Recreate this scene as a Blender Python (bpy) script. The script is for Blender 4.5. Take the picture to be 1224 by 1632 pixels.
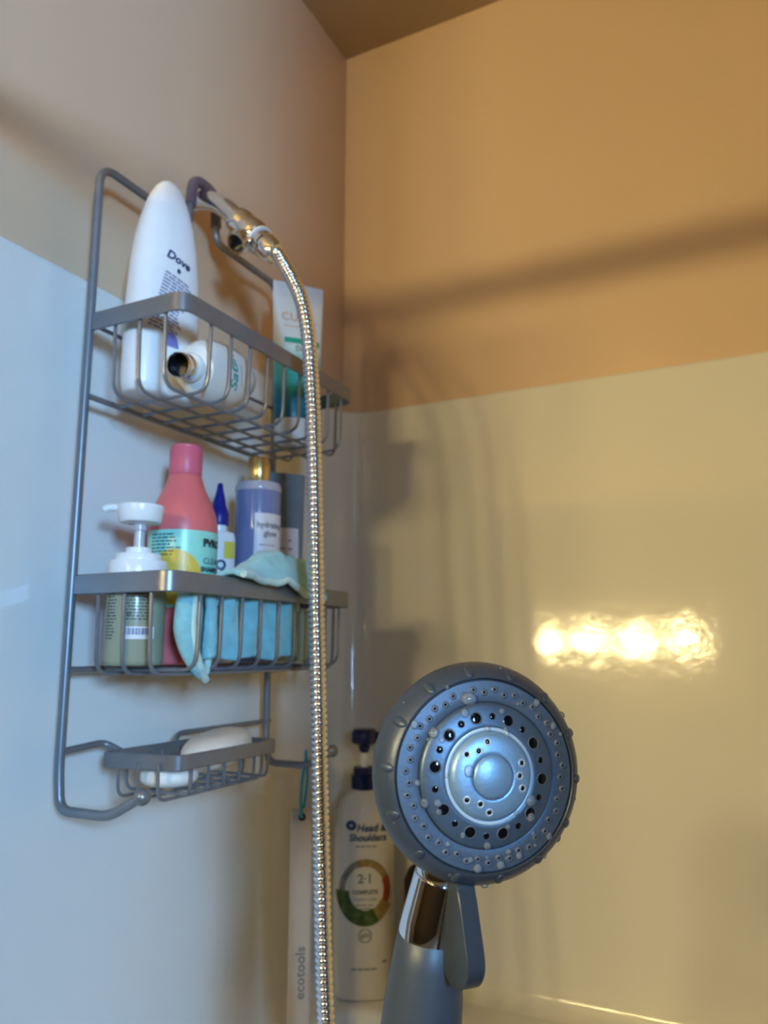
import bpy, bmesh, math, random
from mathutils import Vector, Matrix, noise
for o in list(bpy.data.objects): bpy.data.objects.remove(o)
random.seed(7)
SC = bpy.context.scene
COL = SC.collection
PI = math.pi
sin, cos = math.sin, math.cos

# ---------------------------------------------------------------- camera
CAM = Vector((0.58527, -1.01221, 1.46056))
YAW, PITCH, F = 0.469902, 0.173692, 1245.95
fw = Vector((-sin(YAW)*cos(PITCH), cos(YAW)*cos(PITCH), sin(PITCH)))
rt = Vector((cos(YAW), sin(YAW), 0)); up = rt.cross(fw)
cd = bpy.data.cameras.new('camera'); cam = bpy.data.objects.new('camera', cd); COL.objects.link(cam)
cd.sensor_fit = 'HORIZONTAL'; cd.sensor_width = 36; cd.lens = F/1224*36
cam.matrix_world = Matrix((rt, up, -fw)).transposed().to_4x4(); cam.location = CAM
cd.clip_start = 0.02
cd.dof.use_dof = True; cd.dof.focus_distance = 0.43; cd.dof.aperture_fstop = 12.5
SC.camera = cam

# ---------------------------------------------------------------- world, lights, exposure
SC.view_settings.view_transform = 'Standard'; SC.view_settings.look = 'None'
SC.view_settings.gamma = 1; SC.view_settings.use_curve_mapping = False
SC.view_settings.exposure = 0.0
wd = bpy.data.worlds.new('world'); SC.world = wd; wd.use_nodes = True
wd.node_tree.nodes['Background'].inputs[0].default_value = (0.55, 0.7, 1, 1)
wd.node_tree.nodes['Background'].inputs[1].default_value = 0.1
ad = bpy.data.lights.new('window_daylight', 'AREA'); al = bpy.data.objects.new('window_daylight', ad); COL.objects.link(al)
ad.shape = 'RECTANGLE'; ad.size = 0.34; ad.size_y = 0.46; ad.energy = 78; ad.color = (0.28, 0.58, 1.0)
al.location = (1.97, -2.185, 1.86); al.rotation_euler = (PI/2, 0, 0)
al.rotation_euler.z = PI
al.rotation_euler = Vector((-.6, 1, 0)).to_track_quat('-Z', 'Z').to_euler()
BULB = 117.0
BULB_COL = (1.0, 0.80, 0.36)

# ---------------------------------------------------------------- materials
def mat(name, col, rough=0.5, metal=0.0, spec=0.5, var=0.06, vscale=40, bump=0.0, bscale=200, trans=0.0, ior=1.45,
        emit=None, estr=0, sheen=0, coat=0, sss=0):
    m = bpy.data.materials.new(name); m.use_nodes = True
    nt = m.node_tree; b = nt.nodes['Principled BSDF']
    b.inputs['Roughness'].default_value = rough; b.inputs['Metallic'].default_value = metal
    b.inputs['Specular IOR Level'].default_value = spec; b.inputs['IOR'].default_value = ior
    b.inputs['Transmission Weight'].default_value = trans
    b.inputs['Sheen Weight'].default_value = sheen; b.inputs['Coat Weight'].default_value = coat
    if sss:
        b.inputs['Subsurface Weight'].default_value = sss; b.inputs['Subsurface Radius'].default_value = (.01, .006, .004)
        b.inputs['Subsurface Scale'].default_value = 1
    tc = nt.nodes.new('ShaderNodeTexCoord')
    nz = nt.nodes.new('ShaderNodeTexNoise'); nz.inputs['Scale'].default_value = vscale; nz.inputs['Detail'].default_value = 4
    nt.links.new(tc.outputs['Object'], nz.inputs['Vector'])
    rp = nt.nodes.new('ShaderNodeValToRGB')
    c0 = [max(0, c*(1-var)) for c in col]; c1 = [min(1, c*(1+var)) for c in col]
    rp.color_ramp.elements[0].position = .3; rp.color_ramp.elements[1].position = .7
    rp.color_ramp.elements[0].color = (*c0, 1); rp.color_ramp.elements[1].color = (*c1, 1)
    nt.links.new(nz.outputs['Fac'], rp.inputs['Fac']); nt.links.new(rp.outputs['Color'], b.inputs['Base Color'])
    if bump:
        n2 = nt.nodes.new('ShaderNodeTexNoise'); n2.inputs['Scale'].default_value = bscale; n2.inputs['Detail'].default_value = 3
        nt.links.new(tc.outputs['Object'], n2.inputs['Vector'])
        bp = nt.nodes.new('ShaderNodeBump'); bp.inputs['Strength'].default_value = bump; bp.inputs['Distance'].default_value = .002
        nt.links.new(n2.outputs['Fac'], bp.inputs['Height']); nt.links.new(bp.outputs['Normal'], b.inputs['Normal'])
    if emit:
        b.inputs['Emission Color'].default_value = (*emit, 1); b.inputs['Emission Strength'].default_value = estr
    return m

M = {}
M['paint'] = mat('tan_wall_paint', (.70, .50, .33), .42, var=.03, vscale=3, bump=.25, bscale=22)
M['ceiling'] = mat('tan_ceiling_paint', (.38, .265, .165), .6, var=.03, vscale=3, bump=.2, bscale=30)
M['surround'] = mat('ivory_acrylic_surround', (.79, .77, .71), .09, spec=.5, var=.015, vscale=4, bump=.15, bscale=42)
M['room'] = mat('room_paint_darkened_for_bounce', (.08, .052, .03), .7, var=.05, vscale=3)  # unseen walls, colour darkened to cut bounced light
M['tile'] = mat('grey_floor', (.10, .085, .065), .4, bump=.1)
M['white_trim'] = mat('white_trim_paint', (.75, .73, .68), .4)
M['curtain'] = mat('cream_curtain_fabric', (.62, .52, .40), .8, bump=.2, bscale=600)
M['bulb'] = mat('frosted_bulb_glow', (1, .9, .7), .3, emit=BULB_COL, estr=BULB)
M['rack'] = mat('satin_grey_coated_wire', (.23, .24, .26), .36, metal=.45, var=.05, vscale=60)
M['rack_band'] = mat('satin_nickel_band', (.22, .225, .24), .32, metal=.5, var=.05, vscale=60)
M['chrome'] = mat('polished_chrome', (.86, .86, .87), .07, metal=1, var=.02)
M['chrome_hose'] = mat('chrome_hose_metal', (.86, .86, .88), .11, metal=1, var=.03, vscale=300)
M['chrome_dark'] = mat('dark_bore', (.01, .01, .012), .3)
M['washer'] = mat('white_nylon_washer', (.85, .85, .85), .4)
M['sleeve'] = mat('mauve_translucent_rubber', (.62, .48, .60), .2, trans=.85)
M['white_plastic'] = mat('glossy_white_plastic', (.86, .86, .85), .25, var=.02, sss=.15)
M['cream_plastic'] = mat('cream_white_plastic', (.84, .82, .76), .25, var=.02, sss=.15)
M['navy_print'] = mat('navy_print_ink', (.03, .05, .14), .4)
M['violet_print'] = mat('violet_print_ink', (.20, .20, .50), .4)
M['slate_print'] = mat('slate_print_ink', (.28, .28, .42), .5)
M['green_print'] = mat('teal_print_ink', (.02, .35, .30), .4)
M['gold_print'] = mat('amber_print_ink', (.75, .42, .18), .4)
M['black_print'] = mat('black_print_ink', (.02, .03, .03), .4)
M['grey_print'] = mat('grey_print_ink', (.22, .22, .22), .5)
M['green_band'] = mat('green_tube_band', (.03, .42, .27), .35)
M['pink'] = mat('coral_pink_plastic', (.74, .16, .16), .36, var=.04)
M['pink_cap'] = mat('rose_pink_cap', (.70, .13, .19), .40)
M['mint'] = mat('mint_label_paper', (.32, .74, .60), .3, var=.03)
M['sun_yellow'] = mat('mustard_label_circle', (.72, .50, .07), .35)
M['liquid'] = mat('olive_clear_plastic', (.42, .44, .31), .18, var=.05, vscale=20, trans=.25)
M['straw'] = mat('dip_tube_grey', (.30, .32, .34), .3)
M['royal_blue'] = mat('royal_blue_plastic', (.008, .012, .22), .35)
M['navy'] = mat('navy_pump_plastic', (.012, .016, .08), .25)
M['yellow'] = mat('yellow_label', (.80, .66, .08), .4)
M['gold'] = mat('brushed_gold_cap', (.72, .48, .18), .25, metal=.85)
M['lilac'] = mat('lilac_tinted_plastic', (.22, .27, .50), .12, var=.05, trans=.15, coat=.4)
M['clear_rim'] = mat('clear_bottle_shoulder', (.66, .64, .72), .12, trans=.3)
M['label'] = mat('white_label_paper', (.72, .70, .72), .4, var=.02)
M['slate_tube'] = mat('slate_blue_tube', (.16, .21, .25), .4)
M['cloth'] = mat('aqua_terry_cloth', (.30, .66, .70), .95, var=.12, vscale=90, bump=.9, bscale=900, sheen=.5)
M['cloth_edge'] = mat('pale_mint_cloth_hem', (.64, .84, .74), .95, var=.1, vscale=120, bump=.9, bscale=900, sheen=.5)
M['soap'] = mat('ivory_bar_soap', (.80, .72, .62), .45, var=.05, vscale=25, bump=.1, bscale=60, sss=.2)
M['soap2'] = mat('white_bar_soap', (.84, .80, .72), .45, var=.05, vscale=25, sss=.2)
M['head'] = mat('satin_slate_grey_plastic', (.058, .076, .105), .36, metal=.3, var=.03, vscale=30, bump=.05, bscale=700)
M['head_disc'] = mat('satin_face_window_blue', (.088, .135, .200), .40, metal=.5, var=.03, vscale=30, bump=.05, bscale=700)  # some of the window's blue light is mixed into this grey
M['plate'] = mat('satin_slate_plate', (.075, .105, .150), .42, metal=.3, var=.03, vscale=30, bump=.05, bscale=700)
M['hub'] = mat('satin_hub_window_blue', (.25, .42, .62), .40, metal=.5, var=.05, vscale=60, bump=.06, bscale=500)  # base colour carries the bright blue of the window light
M['accent'] = mat('bright_accent_ring', (.46, .56, .64), .35, metal=.2, var=.02)
M['nozzle'] = mat('grey_rubber_nozzle', (.09, .11, .145), .42, var=.05)
M['groove'] = mat('black_groove', (.004, .005, .006), .5)
M['hole'] = mat('wet_black_bore', (.004, .005, .007), .07, spec=.5)
def water_mat():
    m = bpy.data.materials.new('clear_water'); m.use_nodes = True; nt = m.node_tree
    for n in list(nt.nodes):
        if n.type == 'BSDF_PRINCIPLED': nt.nodes.remove(n)
    out = [n for n in nt.nodes if n.type == 'OUTPUT_MATERIAL'][0]
    tr = nt.nodes.new('ShaderNodeBsdfTransparent'); gl = nt.nodes.new('ShaderNodeBsdfGlossy'); gl.inputs['Roughness'].default_value = .03
    df = nt.nodes.new('ShaderNodeBsdfDiffuse'); df.inputs['Color'].default_value = (.6, .66, .72, 1)
    fr_ = nt.nodes.new('ShaderNodeFresnel'); fr_.inputs['IOR'].default_value = 1.4
    tc = nt.nodes.new('ShaderNodeTexCoord'); nz = nt.nodes.new('ShaderNodeTexNoise'); nz.inputs['Scale'].default_value = 3
    nt.links.new(tc.outputs['Object'], nz.inputs['Vector'])
    mu = nt.nodes.new('ShaderNodeMath'); mu.operation = 'MULTIPLY'; mu.inputs[1].default_value = .42; nt.links.new(nz.outputs['Fac'], mu.inputs[0])
    m1 = nt.nodes.new('ShaderNodeMixShader'); nt.links.new(mu.outputs[0], m1.inputs[0]); nt.links.new(tr.outputs[0], m1.inputs[1]); nt.links.new(df.outputs[0], m1.inputs[2])
    m2 = nt.nodes.new('ShaderNodeMixShader'); nt.links.new(fr_.outputs[0], m2.inputs[0]); nt.links.new(m1.outputs[0], m2.inputs[1]); nt.links.new(gl.outputs[0], m2.inputs[2])
    nt.links.new(m2.outputs[0], out.inputs['Surface']); return m
M['water'] = water_mat()
M['grip'] = mat('satin_grey_grip', (.055, .072, .095), .42, metal=.2, var=.03, vscale=30)
M['lever'] = mat('satin_grey_lever', (.055, .070, .092), .34, metal=.35, var=.03, vscale=30)
M['shampoo'] = mat('warm_white_bottle', (.74, .68, .56), .3, var=.02)
M['brown_ring'] = mat('amber_fruit_art', (.32, .21, .06), .5, var=.4, vscale=120)
M['red_art'] = mat('red_fruit_art', (.32, .06, .02), .5, var=.3, vscale=120)
M['green_art'] = mat('olive_leaf_art', (.07, .11, .02), .5, var=.5, vscale=120)
M['grey_art'] = mat('grey_leaf_art', (.24, .22, .16), .5, var=.3, vscale=120)
M['red'] = mat('red_print_ink', (.65, .06, .02), .4)
M['handle_wood'] = mat('pale_beige_handle', (.62, .52, .42), .45, var=.04)
M['cord'] = mat('teal_cord', (.03, .36, .48), .7, bump=.5, bscale=900)
M['black_plastic'] = mat('black_plastic', (.008, .006, .006), .35)
M['teal_top'] = M['green_band']

def gradient_tube_mat():
    m = mat('white_to_teal_tube', (.8, .82, .82), .3, var=0)
    nt = m.node_tree; b = nt.nodes['Principled BSDF']
    for l in list(b.inputs['Base Color'].links): nt.links.remove(l)
    tc = nt.nodes.new('ShaderNodeTexCoord'); sp = nt.nodes.new('ShaderNodeSeparateXYZ')
    nt.links.new(tc.outputs['Object'], sp.inputs[0])
    nz = nt.nodes.new('ShaderNodeTexNoise'); nz.inputs['Scale'].default_value = 25
    ad_ = nt.nodes.new('ShaderNodeMath'); ad_.operation = 'MULTIPLY_ADD'; ad_.inputs[1].default_value = .02
    nt.links.new(nz.outputs['Fac'], ad_.inputs[0]); nt.links.new(sp.outputs['Z'], ad_.inputs[2])
    mr = nt.nodes.new('ShaderNodeMapRange'); mr.inputs[1].default_value = .03; mr.inputs[2].default_value = .22
    nt.links.new(ad_.outputs[0], mr.inputs[0])
    rp = nt.nodes.new('ShaderNodeValToRGB'); e = rp.color_ramp.elements
    e[0].position = 0; e[0].color = (.005, .12, .17, 1); e[1].position = 1; e[1].color = (.80, .80, .80, 1)
    for p_, c_ in ((.22, (.01, .26, .34, 1)), (.42, (.10, .48, .48, 1)), (.52, (.62, .80, .76, 1)), (.56, (.80, .82, .80, 1))):
        q = e.new(p_); q.color = c_
    nt.links.new(mr.outputs[0], rp.inputs['Fac']); nt.links.new(rp.outputs['Color'], b.inputs['Base Color'])
    return m
M['tube'] = gradient_tube_mat()

# ---------------------------------------------------------------- mesh helpers
def link_mesh(name, verts, faces, m, parent=None, smooth=True, loc=None, rot=None, angle=40, mats=None, fmat=None):
    me = bpy.data.meshes.new(name); me.from_pydata([tuple(v) for v in verts], [], faces)
    for mm in (mats or [m]): me.materials.append(mm)
    if fmat:
        for p_, i in zip(me.polygons, fmat): p_.material_index = i
    me.validate(); me.update()
    if smooth:
        me.shade_smooth()
        me.set_sharp_from_angle(angle=math.radians(angle))
    o = bpy.data.objects.new(name, me); COL.objects.link(o)
    if parent: o.parent = parent
    if loc: o.location = loc
    if rot: o.rotation_euler = rot
    return o

def thing(name, label, cat, loc=(0, 0, 0), rot=(0, 0, 0), group=None):
    o = bpy.data.objects.new(name, None); COL.objects.link(o)
    o.empty_display_size = .02
    o.location = loc; o.rotation_euler = rot; o['label'] = label; o['category'] = cat
    if group: o['group'] = group
    return o

def tag(o, label, cat, group=None):
    o['label'] = label; o['category'] = cat
    if group: o['group'] = group
    return o

def join(*parts):
    V, Fc = [], []
    for v, f in parts:
        n = len(V); V += list(v); Fc += [tuple(i+n for i in q) for q in f]
    return V, Fc

def xf(mesh, mtx):
    return [mtx @ Vector(v) for v in mesh[0]], mesh[1]

def lathe(prof, n=48, cap=True):
    V, Fc = [], []
    for r, z in prof:
        for i in range(n):
            a = 2*PI*i/n; V.append(Vector((r*cos(a), r*sin(a), z)))
    for k in range(len(prof)-1):
        for i in range(n):
            j = (i+1) % n; Fc.append((k*n+i, k*n+j, (k+1)*n+j, (k+1)*n+i))
    if cap:
        if prof[0][0] > 1e-6: Fc.append(tuple(reversed(range(n))))
        if prof[-1][0] > 1e-6: Fc.append(tuple(range((len(prof)-1)*n, len(prof)*n)))
    return V, Fc

def loft(sec, n=48, p=2.0):
    """sec: (z, a, b[, ox, oy]) superellipse rings"""
    V, Fc = [], []
    for s in sec:
        z, a, b = s[:3]; ox, oy = (s[3], s[4]) if len(s) > 3 else (0, 0)
        for i in range(n):
            t = 2*PI*i/n; c, s_ = cos(t), sin(t)
            V.append(Vector((ox+a*math.copysign(abs(c)**(2/p), c), oy+b*math.copysign(abs(s_)**(2/p), s_), z)))
    for k in range(len(sec)-1):
        for i in range(n):
            j = (i+1) % n; Fc.append((k*n+i, k*n+j, (k+1)*n+j, (k+1)*n+i))
    Fc.append(tuple(reversed(range(n)))); Fc.append(tuple(range((len(sec)-1)*n, len(sec)*n)))
    return V, Fc

def spline(pts, sub=8, closed=False):
    P_ = [Vector(p) for p in pts]; n = len(P_); out = []
    rng = n if closed else n-1
    for i in range(rng):
        if closed: a, b, c, d = P_[(i-1) % n], P_[i], P_[(i+1) % n], P_[(i+2) % n]
        else: a, b, c, d = P_[max(i-1, 0)], P_[i], P_[i+1], P_[min(i+2, n-1)]
        for k in range(sub):
            t = k/sub
            out.append(.5*((2*b)+(c-a)*t+(2*a-5*b+4*c-d)*t*t+(3*b-a-3*c+d)*t**3))
    if not closed: out.append(P_[-1].copy())
    return out

def fillet(pts, r, seg=6):
    """round the inner corners of a polyline"""
    P_ = [Vector(p) for p in pts]; rs = r if isinstance(r, (list, tuple)) else [r]*(len(P_)-2)
    out = [P_[0]]
    for i in range(1, len(P_)-1):
        a, b, c = P_[i-1], P_[i], P_[i+1]; d1 = (a-b).normalized(); d2 = (c-b).normalized()
        rr = min(rs[i-1], (a-b).length*.49, (c-b).length*.49)
        p1, p2 = b+d1*rr, b+d2*rr
        for k in range(seg+1):
            t = k/seg; out.append((1-t)**2*p1+2*t*(1-t)*b+t*t*p2)
    out.append(P_[-1]); return out

def tube(path, r, n=10, closed=False, cap=True, rfun=None):
    P_ = [Vector(p) for p in path]; N = len(P_); V, Fc = [], []
    T = []
    for i in range(N):
        if closed: t = P_[(i+1) % N]-P_[(i-1) % N]
        else: t = P_[min(i+1, N-1)]-P_[max(i-1, 0)]
        T.append(t.normalized())
    ref = Vector((0, 0, 1)) if abs(T[0].z) < .9 else Vector((1, 0, 0))
    u = (ref-T[0]*ref.dot(T[0])).normalized()
    for i in range(N):
        u = (u-T[i]*u.dot(T[i])).normalized(); v = T[i].cross(u)
        rr = rfun(i) if rfun else r
        for k in range(n):
            a = 2*PI*k/n; V.append(P_[i]+u*(rr*cos(a))+v*(rr*sin(a)))
    for i in range(N if closed else N-1):
        for k in range(n):
            a, b = i*n+k, i*n+(k+1) % n; c, d = ((i+1) % N)*n+(k+1) % n, ((i+1) % N)*n+k
            Fc.append((a, b, c, d))
    if cap and not closed:
        Fc.append(tuple(reversed(range(n)))); Fc.append(tuple(range((N-1)*n, N*n)))
    return V, Fc

def sweep_rect(path, w, h, cham=.0008, closed=False):
    """flat band: path in a horizontal plane, w = thickness, h = height"""
    P_ = [Vector(p) for p in path]; N = len(P_); V, Fc = [], []
    c = cham; pr = [(-w/2, -h/2+c), (-w/2+c, -h/2), (w/2-c, -h/2), (w/2, -h/2+c), (w/2, h/2-c), (w/2-c, h/2), (-w/2+c, h/2), (-w/2, h/2-c)]
    n = len(pr)
    for i in range(N):
        t = (P_[min(i+1, N-1)]-P_[max(i-1, 0)]).normalized(); s = t.cross(Vector((0, 0, 1))).normalized()
        for a, b in pr: V.append(P_[i]+s*a+Vector((0, 0, b)))
    for i in range(N-1):
        for k in range(n):
            Fc.append((i*n+k, i*n+(k+1) % n, (i+1)*n+(k+1) % n, (i+1)*n+k))
    Fc.append(tuple(reversed(range(n)))); Fc.append(tuple(range((N-1)*n, N*n)))
    return V, Fc

def box(x0, x1, y0, y1, z0, z1):
    V = [Vector((x, y, z)) for z in (z0, z1) for y in (y0, y1) for x in (x0, x1)]
    return V, [(0, 2, 3, 1), (4, 5, 7, 6), (0, 1, 5, 4), (2, 6, 7, 3), (0, 4, 6, 2), (1, 3, 7, 5)]

def rbox(x0, x1, y0, y1, z0, z1, r):
    bm = bmesh.new(); v, f = box(x0, x1, y0, y1, z0, z1)
    vs = [bm.verts.new(q) for q in v]
    for q in f: bm.faces.new([vs[i] for i in q])
    bmesh.ops.bevel(bm, geom=bm.edges[:], offset=r, segments=3, affect='EDGES', profile=.5)
    bm.verts.index_update()
    out = [q.co.copy() for q in bm.verts], [tuple(w.index for w in q.verts) for q in bm.faces]
    bm.free(); return out

def text2d(s, size, bold=0.0, shear=0.0, align='CENTER', spacing=1.0):
    c = bpy.data.curves.new('lettering', 'FONT'); c.body = s; c.size = size; c.align_x = align; c.align_y = 'CENTER'
    c.shear = shear; c.offset = bold; c.resolution_u = 3; c.space_character = spacing; c.space_line = .9
    o = bpy.data.objects.new('lettering', c); COL.objects.link(o)
    me = bpy.data.meshes.new_from_object(o)
    bpy.data.objects.remove(o)
    bm = bmesh.new(); bm.from_mesh(me); bpy.data.meshes.remove(me); bpy.data.curves.remove(c)
    bmesh.ops.remove_doubles(bm, verts=bm.verts[:], dist=1e-6)
    bm.verts.index_update()
    out = [(v.co.x, v.co.y) for v in bm.verts], [tuple(w.index for w in f.verts) for f in bm.faces]
    bm.free(); return out

def rect2d(u0, u1, v0, v1, nu=12, nv=2, r=0):
    V, Fc = [], []
    for j in range(nv+1):
        for i in range(nu+1): V.append((u0+(u1-u0)*i/nu, v0+(v1-v0)*j/nv))
    for j in range(nv):
        for i in range(nu):
            a = j*(nu+1)+i; Fc.append((a, a+1, a+nu+2, a+nu+1))
    return V, Fc

def disc2d(cu, cv, ru, rv=None, n=24, r_in=0.0, a0=0, a1=2*PI, lim=None):
    rv = rv or ru; V, Fc = [], []; rings = 4
    for k in range(rings+1):
        s = r_in+(1-r_in)*k/rings
        for i in range(n+1):
            a = a0+(a1-a0)*i/n; V.append((cu+ru*s*cos(a), cv+rv*s*sin(a)))
    for k in range(rings):
        for i in range(n):
            a = k*(n+1)+i; Fc.append((a, a+1, a+n+2, a+n+1))
    return V, Fc

def lines2d(u0, u1, vtop, n, step, th, seed=1, ragged=.25, words=True):
    rnd = random.Random(seed); parts = []
    for k in range(n):
        v = vtop-k*step; u = u0; end = u1-(u1-u0)*rnd.random()*ragged
        while u < end-step*.5:
            w = step*rnd.uniform(.8, 2.4); e = min(u+w, end)
            parts.append(rect2d(u, e, v-th/2, v+th/2, 1, 1)); u = e+step*.35
    V, Fc = [], []
    for pv, pf in parts:
        n0 = len(V); V += pv; Fc += [tuple(i+n0 for i in q) for q in pf]
    return V, Fc

def rot2d(flat, ang, cu=0, cv=0):
    c, s = cos(ang), sin(ang)
    return [(cu+x*c-y*s, cv+x*s+y*c) for x, y in flat[0]], flat[1]
def shift2d(flat, du, dv): return [(x+du, y+dv) for x, y in flat[0]], flat[1]

def wrap(flat, fn):
    return [fn(u, v) for u, v in flat[0]], flat[1]

def seclerp(sec, z):
    if z <= sec[0][0]: return sec[0][1], sec[0][2]
    for a, b in zip(sec, sec[1:]):
        if z <= b[0] and b[0] > a[0]:
            t = (z-a[0])/(b[0]-a[0]); return a[1]+(b[1]-a[1])*t, a[2]+(b[2]-a[2])*t
    return sec[-1][1], sec[-1][2]

def round_fn(sec, phi, off=.0004):
    def fn(u, z):
        a, b = seclerp(sec, z); t = phi+u/a; return Vector(((a+off)*cos(t), (b+off)*sin(t), z))
    return fn
def oval_fn(sec, p=2.0, off=.0005):
    def fn(u, z):
        a, b = seclerp(sec, z); q = min(abs(u)/b, .97); x = a*(1-q**p)**(1/p); return Vector((x+off, u, z))
    return fn

# ---------------------------------------------------------------- setting
def struct(name, mesh, m, smooth=False, angle=30):
    o = link_mesh(name, mesh[0], mesh[1], m, smooth=smooth, angle=angle); o['kind'] = 'structure'; return o
struct('floor', box(-1.3, 2.85, -2.3, .1, -.1, 0), M['tile'])
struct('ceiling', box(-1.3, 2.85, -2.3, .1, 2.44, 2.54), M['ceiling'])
struct('wall_back', box(-.12, 1.64, 0, .1, 0, 2.44), M['paint'])
struct('wall_left', box(-.12, 0, -.80, 0, 0, 2.44), M['paint'])
struct('wall_right', box(1.52, 1.64, -.80, 0, 0, 2.44), M['paint'])
struct('wall_left_of_room', box(-1.3, -1.2, -2.2, -.8, 0, 2.44), M['room'])
struct('wall_front_left', box(-1.3, -.12, -.82, -.72, 0, 2.44), M['room'])
struct('wall_front_right', box(1.64, 2.85, -.82, -.72, 0, 2.44), M['room'])
X0, X1, Z0, Z1 = 1.74, 2.20, 1.58, 2.14
struct('wall_vanity', join(box(-1.3, X0, -2.3, -2.2, 0, 2.44), box(X1, 2.85, -2.3, -2.2, 0, 2.44), box(X0, X1, -2.3, -2.2, 0, Z0), box(X0, X1, -2.3, -2.2, Z1, 2.44)), M['room'])
struct('wall_right_of_room', box(2.75, 2.85, -2.2, -.8, 0, 2.44), M['room'])
struct('window_1', join(box(X0-.04, X0, -2.21, -2.19, Z0-.04, Z1+.04), box(X1, X1+.04, -2.21, -2.19, Z0-.04, Z1+.04), box(X0, X1, -2.21, -2.19, Z0-.04, Z0), box(X0, X1, -2.21, -2.19, Z1, Z1+.04)), M['white_trim'])
struct('window_light_blocker', box(.93, 2.75, -1.13, -1.09, 0, 2.44), M['room'])  # unseen panel added to keep window light off the back corner

# one-piece acrylic surround: left, back and right panels with rounded corners, cove down to a ledge
ZS = 1.815
def surround():
    prof = [(.0, ZS+.0005), (.0035, ZS), (.0052, ZS-.002), (.006, ZS-.006), (.006, 1.062), (.0075, 1.050), (.012, 1.041), (.019, 1.0345), (.028, 1.032)]
    path = []; R = .055; cx, cy = R, -R
    path.append((0, -.80, 0, 1, 0))
    path.append((0, -.4, 0, 1, 0)); path.append((0, -R, 0, 1, 0))
    for k in range(1, 13):
        a = PI-PI/2*k/12; path.append((R+R*cos(a), -R+R*sin(a), 0, -cos(a), -sin(a)))
    path.append((.75, 0, 0, 0, -1)); path.append((1.52-R, 0, 0, 0, -1))
    for k in range(1, 13):
        a = PI/2-PI/2*k/12; path.append((1.52-R+R*cos(a), -R+R*sin(a), 0, -cos(a), -sin(a)))
    path.append((1.52, -.80, 0, -1, 0))
    V, Fc = [], []; n = len(prof)
    for x, y, _, nx, ny in path:
        for d, z in prof: V.append(Vector((x+nx*d, y+ny*d, z)))
    for i in range(len(path)-1):
        for k in range(n-1): Fc.append((i*n+k, i*n+k+1, (i+1)*n+k+1, (i+1)*n+k))
    # top flange closing the corner gap
    def top(ps, c):
        i0 = len(V); V.append(Vector((c[0], c[1], ZS)))
        for q in ps: V.append(Vector((q[0], q[1], ZS)))
        for k in range(len(ps)-1): Fc.append((i0, i0+1+k, i0+2+k))
    top([p_ for p_ in path[2:15]], (0, 0)); top([p_ for p_ in path[16:29]], (1.52, 0))
    return V, Fc
struct('trim_1', surround(), M['surround'], smooth=True, angle=60)
def ledge():
    R = .035; d = .105; zt, zb = 1.032, .44
    prof = [(-.08, zt), (-.012, zt), (-.005, zt-.002), (-.001, zt-.008), (0, zt-.02), (.0, zb)]
    # inner edge path of the ledge; offsets point into the tub
    path = [(.065, -.80, 1, 0), (.065, -d-R, 1, 0)]
    for k in range(1, 9):
        a = PI-PI/2*k/8; path.append((.065+R+R*cos(a), -d-R+R*sin(a), -cos(a), -sin(a)))
    path.append((1.455-R, -d, 0, -1))
    for k in range(1, 9):
        a = PI/2-PI/2*k/8; path.append((1.455-R+R*cos(a), -d-R+R*sin(a), -cos(a), -sin(a)))
    path.append((1.455, -.80, -1, 0))
    V, Fc = [], []; n = len(prof)
    for x, y, nx, ny in path:
        for q, z in prof: V.append(Vector((x+nx*q, y+ny*q, z)))
    for i in range(len(path)-1):
        for k in range(n-1): Fc.append((i*n+k, i*n+k+1, (i+1)*n+k+1, (i+1)*n+k))
    return V, Fc
struct('trim_2', ledge(), M['surround'], smooth=True, angle=60)
struct('trim_3', rbox(.02, 1.5, -.79, -.70, .02, .44, .02), M['surround'])

# ---- curtain rod, bunched curtain and vanity lamp (seen as shadow and reflection on the back panel)
rod = thing('shower_curtain_rod', 'round curtain rod whose shadow crosses the orange back wall', 'curtain rod', (0, -.775, 1.924))
link_mesh('rod_tube', *tube([(0.004, 0, 0), (1.516, 0, 0)], .0125, 16), M['chrome'], rod)
for x in (.006, 1.514):
    link_mesh('end_flange', *xf(lathe([(.028, -.005), (.028, .003), (.018, .006)], 24), Matrix.Translation((x, 0, 0)) @ Matrix.Rotation(PI/2, 4, 'Y')), M['chrome'], rod)
def curtain_mesh():
    V, Fc = [], []; N = 90; K = 10
    for k in range(K+1):
        z = 1.885-1.60*k/K
        for i in range(N+1):
            t = i/N; x = .012+.088*t+.004*sin(k*1.7+t*9); y = -.790+.028*sin(t*2*PI*5.5+.25*k)*(.8+.2*sin(k))
            V.append(Vector((x, y, z)))
    for k in range(K):
        for i in range(N): a = k*(N+1)+i; Fc.append((a, a+1, a+N+2, a+N+1))
    return V, Fc
cu = link_mesh('shower_curtain', *curtain_mesh(), M['curtain']); cu.modifiers.new('thickness', 'SOLIDIFY').thickness = .0015
tag(cu, 'pleated curtain bunched against the left end of the rod, seen as soft shadow stripes', 'curtain')
van = thing('vanity_light', 'bar of five round bulbs mirrored as bright spots in the glossy panel', 'light', (-.02, -2.2, 1.838))
link_mesh('backplate', *rbox(-.44, .44, .001, .03, -.055, .055, .006), M['chrome'], van)
for k in range(5):
    x = -.325+.1625*k
    link_mesh('lamp_socket', *xf(lathe([(.024, 0), (.024, .03), (.019, .034)], 20), Matrix.Translation((x, .03, 0)) @ Matrix.Rotation(-PI/2, 4, 'X')), M['chrome'], van)
    b = lathe([(.058*sin(PI*j/14) if 0 < j < 14 else 0, -.058*cos(PI*j/14)) for j in range(15)], 24, False)
    link_mesh('bulb', *xf(b, Matrix.Translation((x, .116, 0))), M['bulb'], van)

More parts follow.
